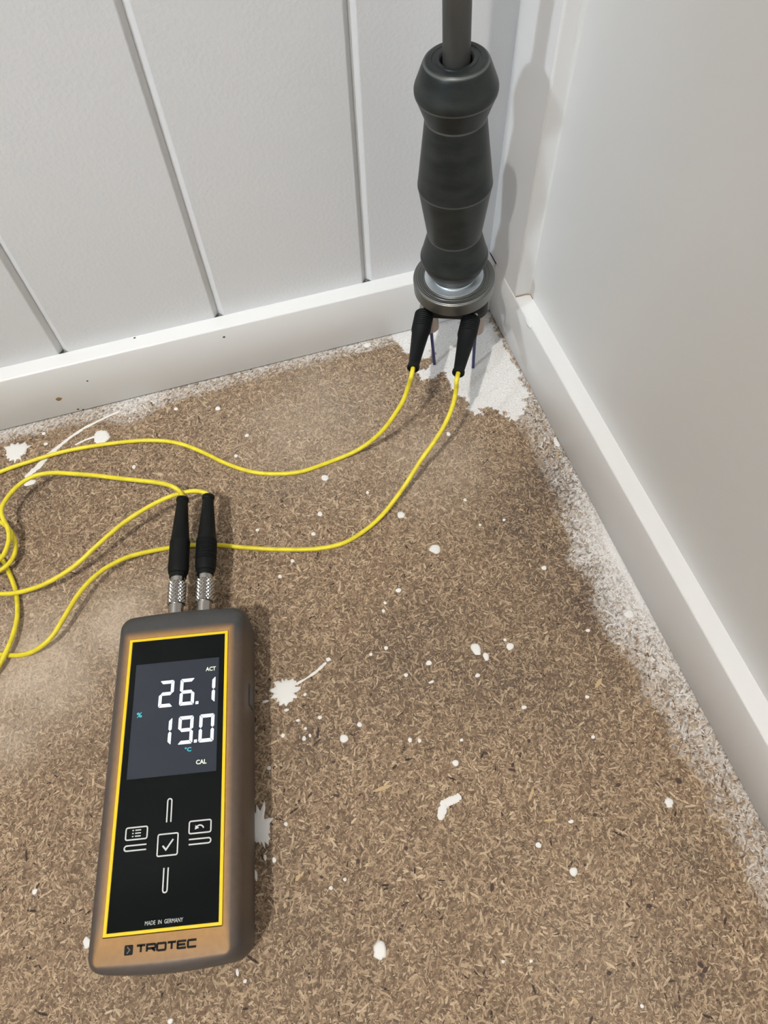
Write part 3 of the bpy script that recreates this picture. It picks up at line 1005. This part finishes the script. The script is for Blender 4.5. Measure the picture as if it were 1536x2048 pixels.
b = Buf()
b.box(-iu + 0.00003, iu - 0.00003, -iv + 0.00003, iv - 0.00003, (30.7 + ZUP) * mm, (32.45 + ZUP) * mm)
GLASS = b.obj('front_glass', M['glass'], METER)
GLASS['label'] = 'black glass front panel'

b = Buf()
b.box(-21.9 * mm, 22.0 * mm, -3.1 * mm, 55.0 * mm, (32.3 + ZUP) * mm, (32.50 + ZUP) * mm)
LCD = b.obj('display', M['lcd'], METER)
LCD['label'] = 'lit grey display'

ZT = (32.51 + ZUP) * mm
TH = 0.05 * mm


def extrude(polys, z=ZT, h=TH):
    b = Buf()
    for P in polys:
        n = len(P)
        v = [(x * mm, y * mm, z) for x, y in P] + [(x * mm, y * mm, z + h) for x, y in P]
        b.add(v, [tuple(range(n, 2 * n)), tuple(reversed(range(n)))] + [(i, (i + 1) % n, (i + 1) % n + n, i + n) for i in range(n)])
    return b


def segment_digit(segs, x, y, w, h, slant=0.0, t=1.75):
    """seven-segment figure; x,y lower left corner in mm"""
    g = 0.13
    H = h / 2
    polys = []
    q = t / 2
    B = 0.75                                # bevel at the outer corners
    shapes = {
        'a': [(g + 0.25, h - 0.15), (B, h), (w - B, h), (w - g - 0.25, h - 0.15), (w - t, h - t), (t, h - t)],
        'd': [(g + 0.25, 0.15), (t, t), (w - t, t), (w - g - 0.25, 0.15), (w - B, 0), (B, 0)],
        'g': [(q + g, H), (t, H + q), (w - t, H + q), (w - q - g, H), (w - t, H - q), (t, H - q)],
        'f': [(0, h - B), (0.15, h - g - 0.3), (t - g, h - t - g), (t - g, H + q + g), (q, H + g), (0, H + q)],
        'b': [(w, h - B), (w, H + q), (w - q, H + g), (w - t + g, H + q + g), (w - t + g, h - t - g), (w - 0.15, h - g - 0.3)],
        'e': [(0, B), (0, H - q), (q, H - g), (t - g, H - q - g), (t - g, t + g), (0.15, g + 0.3)],
        'c': [(w, B), (w - 0.15, g + 0.3), (w - t + g, t + g), (w - t + g, H - q - g), (w - q, H - g), (w, H - q)]}
    for s_ in segs:
        polys.append([(x + px + slant * (py / h), y + py) for px, py in shapes[s_]])
    return extrude(polys)


SEG = {'0': 'abcdef', '1': 'bc', '2': 'abged', '6': 'afgedc', '9': 'abfgcd'}
for ch, x, y in (('2', -8.9, 30.9), ('6', 1.9, 30.9), ('1', 12.6, 30.9), ('1', -8.9, 11.4), ('9', 2.0, 11.3), ('0', 12.6, 11.3)):
    o = segment_digit(SEG[ch], x, y, 7.6, 14.0, 0.25).obj('digit', M['digit'], LCD)
for x, y in ((10.4, 30.9), (10.4, 11.5)):
    extrude([[(x, y), (x + 1.5, y), (x + 1.55, y + 1.5), (x + 0.05, y + 1.5)]]).obj('decimal_point', M['digit'], LCD)


def text(name, body, x, y, h, mat, parent, bold=0.0, wide=1.0, z=ZT, spacing=1.0, width=None):
    c = bpy.data.curves.new('lettering', 'FONT')
    c.body = body
    c.size = 1.0
    c.offset = bold
    c.extrude = 0.01
    c.resolution_u = 3
    c.space_character = spacing
    t = bpy.data.objects.new('lettering', c)
    COL.objects.link(t)
    dg = bpy.context.evaluated_depsgraph_get()
    dg.update()
    me = bpy.data.meshes.new_from_object(t.evaluated_get(dg))
    bpy.data.objects.remove(t)
    bpy.data.curves.remove(c)
    co = np.empty(len(me.vertices) * 3, np.float32)
    me.vertices.foreach_get('co', co)
    co = co.reshape(-1, 3)
    lo, hi = co.min(0), co.max(0)
    k = h / (hi[1] - lo[1])
    kx = k * wide if width is None else width / (hi[0] - lo[0])
    co[:, 0] = (co[:, 0] - lo[0]) * kx * mm + x * mm
    co[:, 1] = (co[:, 1] - lo[1]) * k * mm + y * mm
    co[:, 2] = z + (co[:, 2] - lo[2]) / max(hi[2] - lo[2], 1e-6) * TH
    me.vertices.foreach_set('co', co.ravel())
    me.update()
    me.materials.clear()
    return link(name, me, mat, parent)


text('act_symbol', 'ACT', 15.1, 47.9, 2.2, M['cream'], LCD, 0.025, width=5.3)
text('percent_symbol', '%', -19.5, 26.9, 2.6, M['cyan'], LCD, 0.015, width=2.7)
text('degree_symbol', '\u00b0C', 6.0, 7.5, 2.1, M['cyan'], LCD, 0.02, width=3.3)
text('cal_symbol', 'CAL', 11.9, 0.8, 2.2, M['cream'], LCD, 0.025, width=5.2)
text('origin_lettering', 'MADE  IN  GERMANY', -8.1, -66.4, 1.7, M['icon'], GLASS, 0.0, width=17.0)


def ribbon(P, w, closed=False):
    """flat line of width w (mm) along the points, as polygons"""
    P = [np.array(p, float) for p in P]
    n = len(P)
    polys = []
    L, R = [], []
    for i in range(n):
        a = P[(i - 1) % n] if (closed or i > 0) else None
        c = P[(i + 1) % n] if (closed or i < n - 1) else None
        d1 = (P[i] - a) / np.linalg.norm(P[i] - a) if a is not None else None
        d2 = (c - P[i]) / np.linalg.norm(c - P[i]) if c is not None else None
        d1 = d2 if d1 is None else d1
        d2 = d1 if d2 is None else d2
        t = d1 + d2
        t /= np.linalg.norm(t)
        nrm = np.array([-t[1], t[0]])
        k = w / 2 / max(0.4, abs(nrm @ np.array([-d1[1], d1[0]])))
        L.append(P[i] + nrm * k)
        R.append(P[i] - nrm * k)
    m = n if closed else n - 1
    for i in range(m):
        j = (i + 1) % n
        polys.append([tuple(R[i]), tuple(R[j]), tuple(L[j]), tuple(L[i])])
    return polys


def rr(x0, x1, y0, y1, r=0.8):
    return [(p[0], p[1]) for p in rrect(x0, x1, y0, y1, r, s=1, c=4)]


def arc(cx, cy, r, a0, a1, n=9):
    return [(cx + r * math.cos(math.radians(a0 + (a1 - a0) * i / (n - 1))), cy + r * math.sin(math.radians(a0 + (a1 - a0) * i / (n - 1)))) for i in range(n)]


LW = 0.62
extrude(ribbon([(-1.0, -24.4)] + [(-1.0, -15.0)] + arc(0, -14.9, 1.0, 180, 0)[1:-1] + [(1.0, -15.0), (1.0, -24.4)], LW)).obj('up_key', M['icon'], GLASS)
extrude(ribbon([(-1.0, -43.9)] + [(-1.0, -53.0)] + arc(0, -53.1, 1.0, 180, 360)[1:-1] + [(1.0, -53.0), (1.0, -43.9)], LW)).obj('down_key', M['icon'], GLASS)
extrude(ribbon(rr(-20.0, -9.9, -30.5, -25.2), LW, True) + ribbon([(-9.9, -33.0), (-19.0, -33.0)] + arc(-19.1, -34.1, 1.1, 90, 270)[1:-1] + [(-19.0, -35.2), (-9.9, -35.2)], LW)
        + [q for k in range(3) for q in ribbon([(-17.0, -26.5 - 1.3 * k), (-16.3, -26.5 - 1.3 * k)], 0.5) + ribbon([(-15.6, -26.5 - 1.3 * k), (-12.9, -26.5 - 1.3 * k)], 0.5)]).obj('menu_key', M['icon'], GLASS)
extrude(ribbon(rr(9.9, 20.2, -30.5, -25.1), LW, True) + ribbon([(10.0, -33.0), (19.2, -33.0)] + arc(19.2, -34.1, 1.1, 90, -90)[1:-1] + [(19.2, -35.2), (10.0, -35.2)], LW)
        + ribbon(arc(14.9, -29.0, 1.9, 15, 130, 7), 0.6) + [[(12.6, -28.9), (12.9, -26.9), (14.6, -28.3)]]).obj('back_key', M['icon'], GLASS)
extrude(ribbon(rr(-4.6, 4.8, -38.8, -29.5, 0.7), LW, True) + ribbon([(-2.2, -34.5), (-0.6, -36.3), (2.6, -32.0)], 0.75)).obj('confirm_key', M['icon'], GLASS)

# lettering moulded on the case below the front panel
ZC = (32.40 + ZUP) * mm
logo = Buf()
lg = extrude([rr(-16.4, -12.6, -77.1, -73.2, 0.5)], ZC, 0.13 * mm)
LOGO = lg.obj('logo', M['dark_print'], CASE)
extrude(ribbon([(-15.2, -73.9), (-14.0, -75.15), (-15.2, -76.4)], 0.45), ZC + 0.13 * mm, 0.03 * mm).obj('chevron', material('grey_print', (0.12, 0.11, 0.10), 0.5), METER)
polys = []
LH, WL = 2.6, 3.7


def letter(ch, x):
    w, h, y = WL, LH, -76.4
    S = {
        'T': [[(0, h), (w, h)], [(w / 2, h), (w / 2, 0)]],
        'R': [[(0, 0), (0, h), (w * 0.85, h), (w, h - 0.3), (w, h * 0.5), (w * 0.85, h * 0.42), (0.2, h * 0.42)], [(w * 0.62, h * 0.42), (w, 0)]],
        'O': [[(0.25, 0), (0, 0.3), (0, h - 0.3), (0.25, h), (w - 0.25, h), (w, h - 0.3), (w, 0.3), (w - 0.25, 0), (0.25, 0)]],
        'E': [[(w, h), (0.2, h), (0, h - 0.2), (0, 0.2), (0.2, 0), (w, 0)], [(0, h / 2), (w * 0.9, h / 2)]],
        'C': [[(w, h), (0.25, h), (0, h - 0.3), (0, 0.3), (0.25, 0), (w, 0)]]}[ch]
    out = []
    for st in S:
        out += ribbon([(x + px, y + py) for px, py in st], 0.92)
    return out


x = -11.0
for ch in 'TROTEC':
    polys += letter(ch, x)
    x += 4.5
extrude(polys, ZC, 0.13 * mm).obj('maker_lettering', M['dark_print'], CASE)

# sockets in the top end and a port in the right flank
for u in (-8.0, 8.0):
    v, f = lathe((u * mm, 83.0 * mm, PZ), (0, 1, 0), [(0, 0.0052), (0.0051, 0.0052), (0.0055, 0.0049), (0.0055, 0.0035)], 32)
    sharp_by_angle(mobj('socket', v, f, M['steel'], METER))
b = Buf()
b.box(34.2 * mm, 35.6 * mm, 32 * mm, 44 * mm, 15 * mm, 26 * mm)
PORT = b.obj('port_cover', M['case'], METER)
set_colors(PORT.data, np.tile(smoke * 0.7, (8, 1)))
bv = PORT.modifiers.new('bevel', 'BEVEL')
bv.width = 0.0005
bv.segments = 2

# ------------------------------------------------------------------ hammer electrode
TM = Vector((-0.0448, -0.0426, 0.0))
TA = Vector((-0.0618, -0.0346, 0.9975)).normalized()
TOOL = empty('hammer_electrode', TM, 'dark steel slide-hammer electrode standing upright on two blue needles in the corner', 'tool')
TOOL.rotation_mode = 'QUATERNION'
TOOL.rotation_quaternion = Vector((0, 0, 1)).rotation_difference(TA)
Z = (0, 0, 1)
O = (0, 0, 0)


def turned(name, prof, mat, n=72, deg=14):
    v, f = lathe(O, Z, prof, n)
    return sharp_by_angle(from_data(name, v, f, mat, TOOL), deg)


turned('slide_rod', [(0.086, 0.0064), (0.62, 0.0064), (0.6205, 0.006)], M['rod'], 48)
k = 0.001
HP = [(90.4, 7.2), (90.4, 14.0), (90.7, 14.4), (97.2, 17.5), (97.45, 17.75), (102.6, 20.0), (103.4, 20.25), (104.6, 20.3), (105.8, 20.0), (107.2, 19.4), (121.3, 15.6), (121.7, 15.75),
      (153.4, 20.1), (153.8, 20.3), (155.0, 20.25), (156.6, 19.95), (191.7, 15.45), (192.1, 15.45), (203.6, 19.7), (204.0, 19.95), (205.2, 20.2), (206.6, 20.2), (208.0, 19.85), (209.6, 19.2),
      (217.2, 16.1), (218.6, 15.3), (219.4, 14.3), (219.7, 13.4), (219.7, 11.6), (219.4, 11.4), (219.4, 10.2), (219.7, 10.0), (219.7, 8.2), (219.0, 7.6), (214.0, 7.4), (214.0, 6.45)]
HQ = []
for (a0, r0), (a1, r1) in zip(HP[:-1], HP[1:]):        # close rings, so that the lighter edges stay narrow
    m_ = max(1, int(abs(a1 - a0) / 0.55))
    HQ += [(a0 + (a1 - a0) * i / m_, r0 + (r1 - r0) * i / m_) for i in range(m_)]
HP = [(a * k, r * k) for a, r in HQ + [HP[-1]]]
HANDLE = turned('slide_hammer', HP, M['handle'], 96, 17)
ed = np.zeros(len(HANDLE.data.vertices))
zz_ = np.array([v_.co.z for v_ in HANDLE.data.vertices]) / k
for q in (97.35, 103.0, 121.5, 153.6, 191.9, 203.8, 218.6):
    ed = np.maximum(ed, (np.abs(zz_ - q) < 0.34) * 1.0)
set_colors(HANDLE.data, np.repeat(ed[:, None], 3, 1))
nt, bs = nodes_of(M['handle'])
old = bs.inputs['Base Color'].links[0].from_socket
at = nt.nodes.new('ShaderNodeVertexColor')
at.layer_name = 'Col'
mx = nt.nodes.new('ShaderNodeMix')
mx.data_type = 'RGBA'
nt.links.new(at.outputs['Color'], mx.inputs['Factor'])
nt.links.new(old, mx.inputs['A'])
mx.inputs['B'].default_value = (0.11, 0.115, 0.11, 1)
nt.links.new(mx.outputs['Result'], bs.inputs['Base Color'])
HANDLE['label'] = 'dark waisted sliding weight'
turned('striker_flange', [(78.2 * k, 6 * k), (78.2 * k, 24.6 * k), (78.8 * k, 25.2 * k), (86.4 * k, 25.4 * k), (87.2 * k, 25.1 * k), (87.8 * k, 24.0 * k), (87.9 * k, 22.0 * k), (87.7 * k, 21.8 * k), (87.7 * k, 21.3 * k), (87.9 * k, 21.1 * k), (87.9 * k, 20.0 * k), (87.75 * k, 19.8 * k), (87.75 * k, 19.4 * k), (87.9 * k, 19.2 * k), (87.9 * k, 6.5 * k)], M['flange'], 96, 20)
turned('bright_ring', [(87.5 * k, 6.6 * k), (87.5 * k, 18.4 * k), (88.2 * k, 18.2 * k), (88.35 * k, 13.4 * k), (90.3 * k, 12.8 * k), (90.3 * k, 6.6 * k)], M['flange_bright'], 72, 20)['label'] = 'bright machined ring'

# needle holder: rounded bar across the axis, in the tool's own frame
inv_rot = TA.rotation_difference(Vector((0, 0, 1)))
tip1, tip2 = Vector((-0.0570, -0.0368, 0.0)) - TM, Vector((-0.0315, -0.0488, 0.0)) - TM
tip1, tip2 = inv_rot @ tip1, inv_rot @ tip2
ex = Vector((tip2.x - tip1.x, tip2.y - tip1.y, 0)).normalized()
ey = Vector((-ex.y, ex.x, 0))
mid = (tip1 + tip2) / 2
mid.z = 0
P = []
hw, hr = 0.0128, 0.0088
for i in range(13):
    a = -math.pi / 2 + math.pi * i / 12
    P.append((hw + hr * math.cos(a), hr * math.sin(a)))
for i in range(13):
    a = math.pi / 2 + math.pi * i / 12
    P.append((-hw + hr * math.cos(a), hr * math.sin(a)))
v, n = [], len(P)
for z, s in ((57.6, 0.93), (58.1, 0.97), (58.8, 1.0), (77.6, 1.0), (78.4, 0.97)):
    v += [mid + ex * px * s + ey * py * s + Vector((0, 0, z * k)) for px, py in P]
f = [(i + r * n, (i + 1) % n + r * n, (i + 1) % n + (r + 1) * n, i + (r + 1) * n) for r in range(4) for i in range(n)]
f += [tuple(reversed(range(n))), tuple(range(4 * n, 5 * n))]
sharp_by_angle(from_data('needle_holder', v, f, M['holder'], TOOL), 40)['label'] = 'black needle holder'
for t, lean in ((tip1, -0.0022), (tip2, 0.0004)):
    c = Vector((t.x, t.y, 0))
    top = c + Vector((lean, 0, 0.045))
    d = (top - t).normalized()
    vv, ff = lathe(t, d, [(-0.004, 0.0003), (-0.001, 0.0011), (0.050, 0.00115)], 20)
    sharp_by_angle(from_data('needle', vv, ff, M['needle'], TOOL))['label'] = 'blue coated needle'
    vv, ff = lathe(t + d * 0.0395, d, [(0, 0.0016), (0, 0.0048), (0.0008, 0.0056), (0.0195, 0.0056), (0.0195, 0.003)], 6 * 6)
    sharp_by_angle(from_data('collet_nut', vv, ff, M['collet'], TOOL))
for tp, dr in ((TIP_A, DIR_A), (TIP_B, DIR_B)):
    a = inv_rot @ (tp - dr * 0.054 - TM)
    dd = inv_rot @ dr
    vv, ff = lathe(a, dd, [(0, 0.0042), (0.0075, 0.0042)], 24)
    sharp_by_angle(from_data('plug_socket', vv, ff, M['steel'], TOOL))
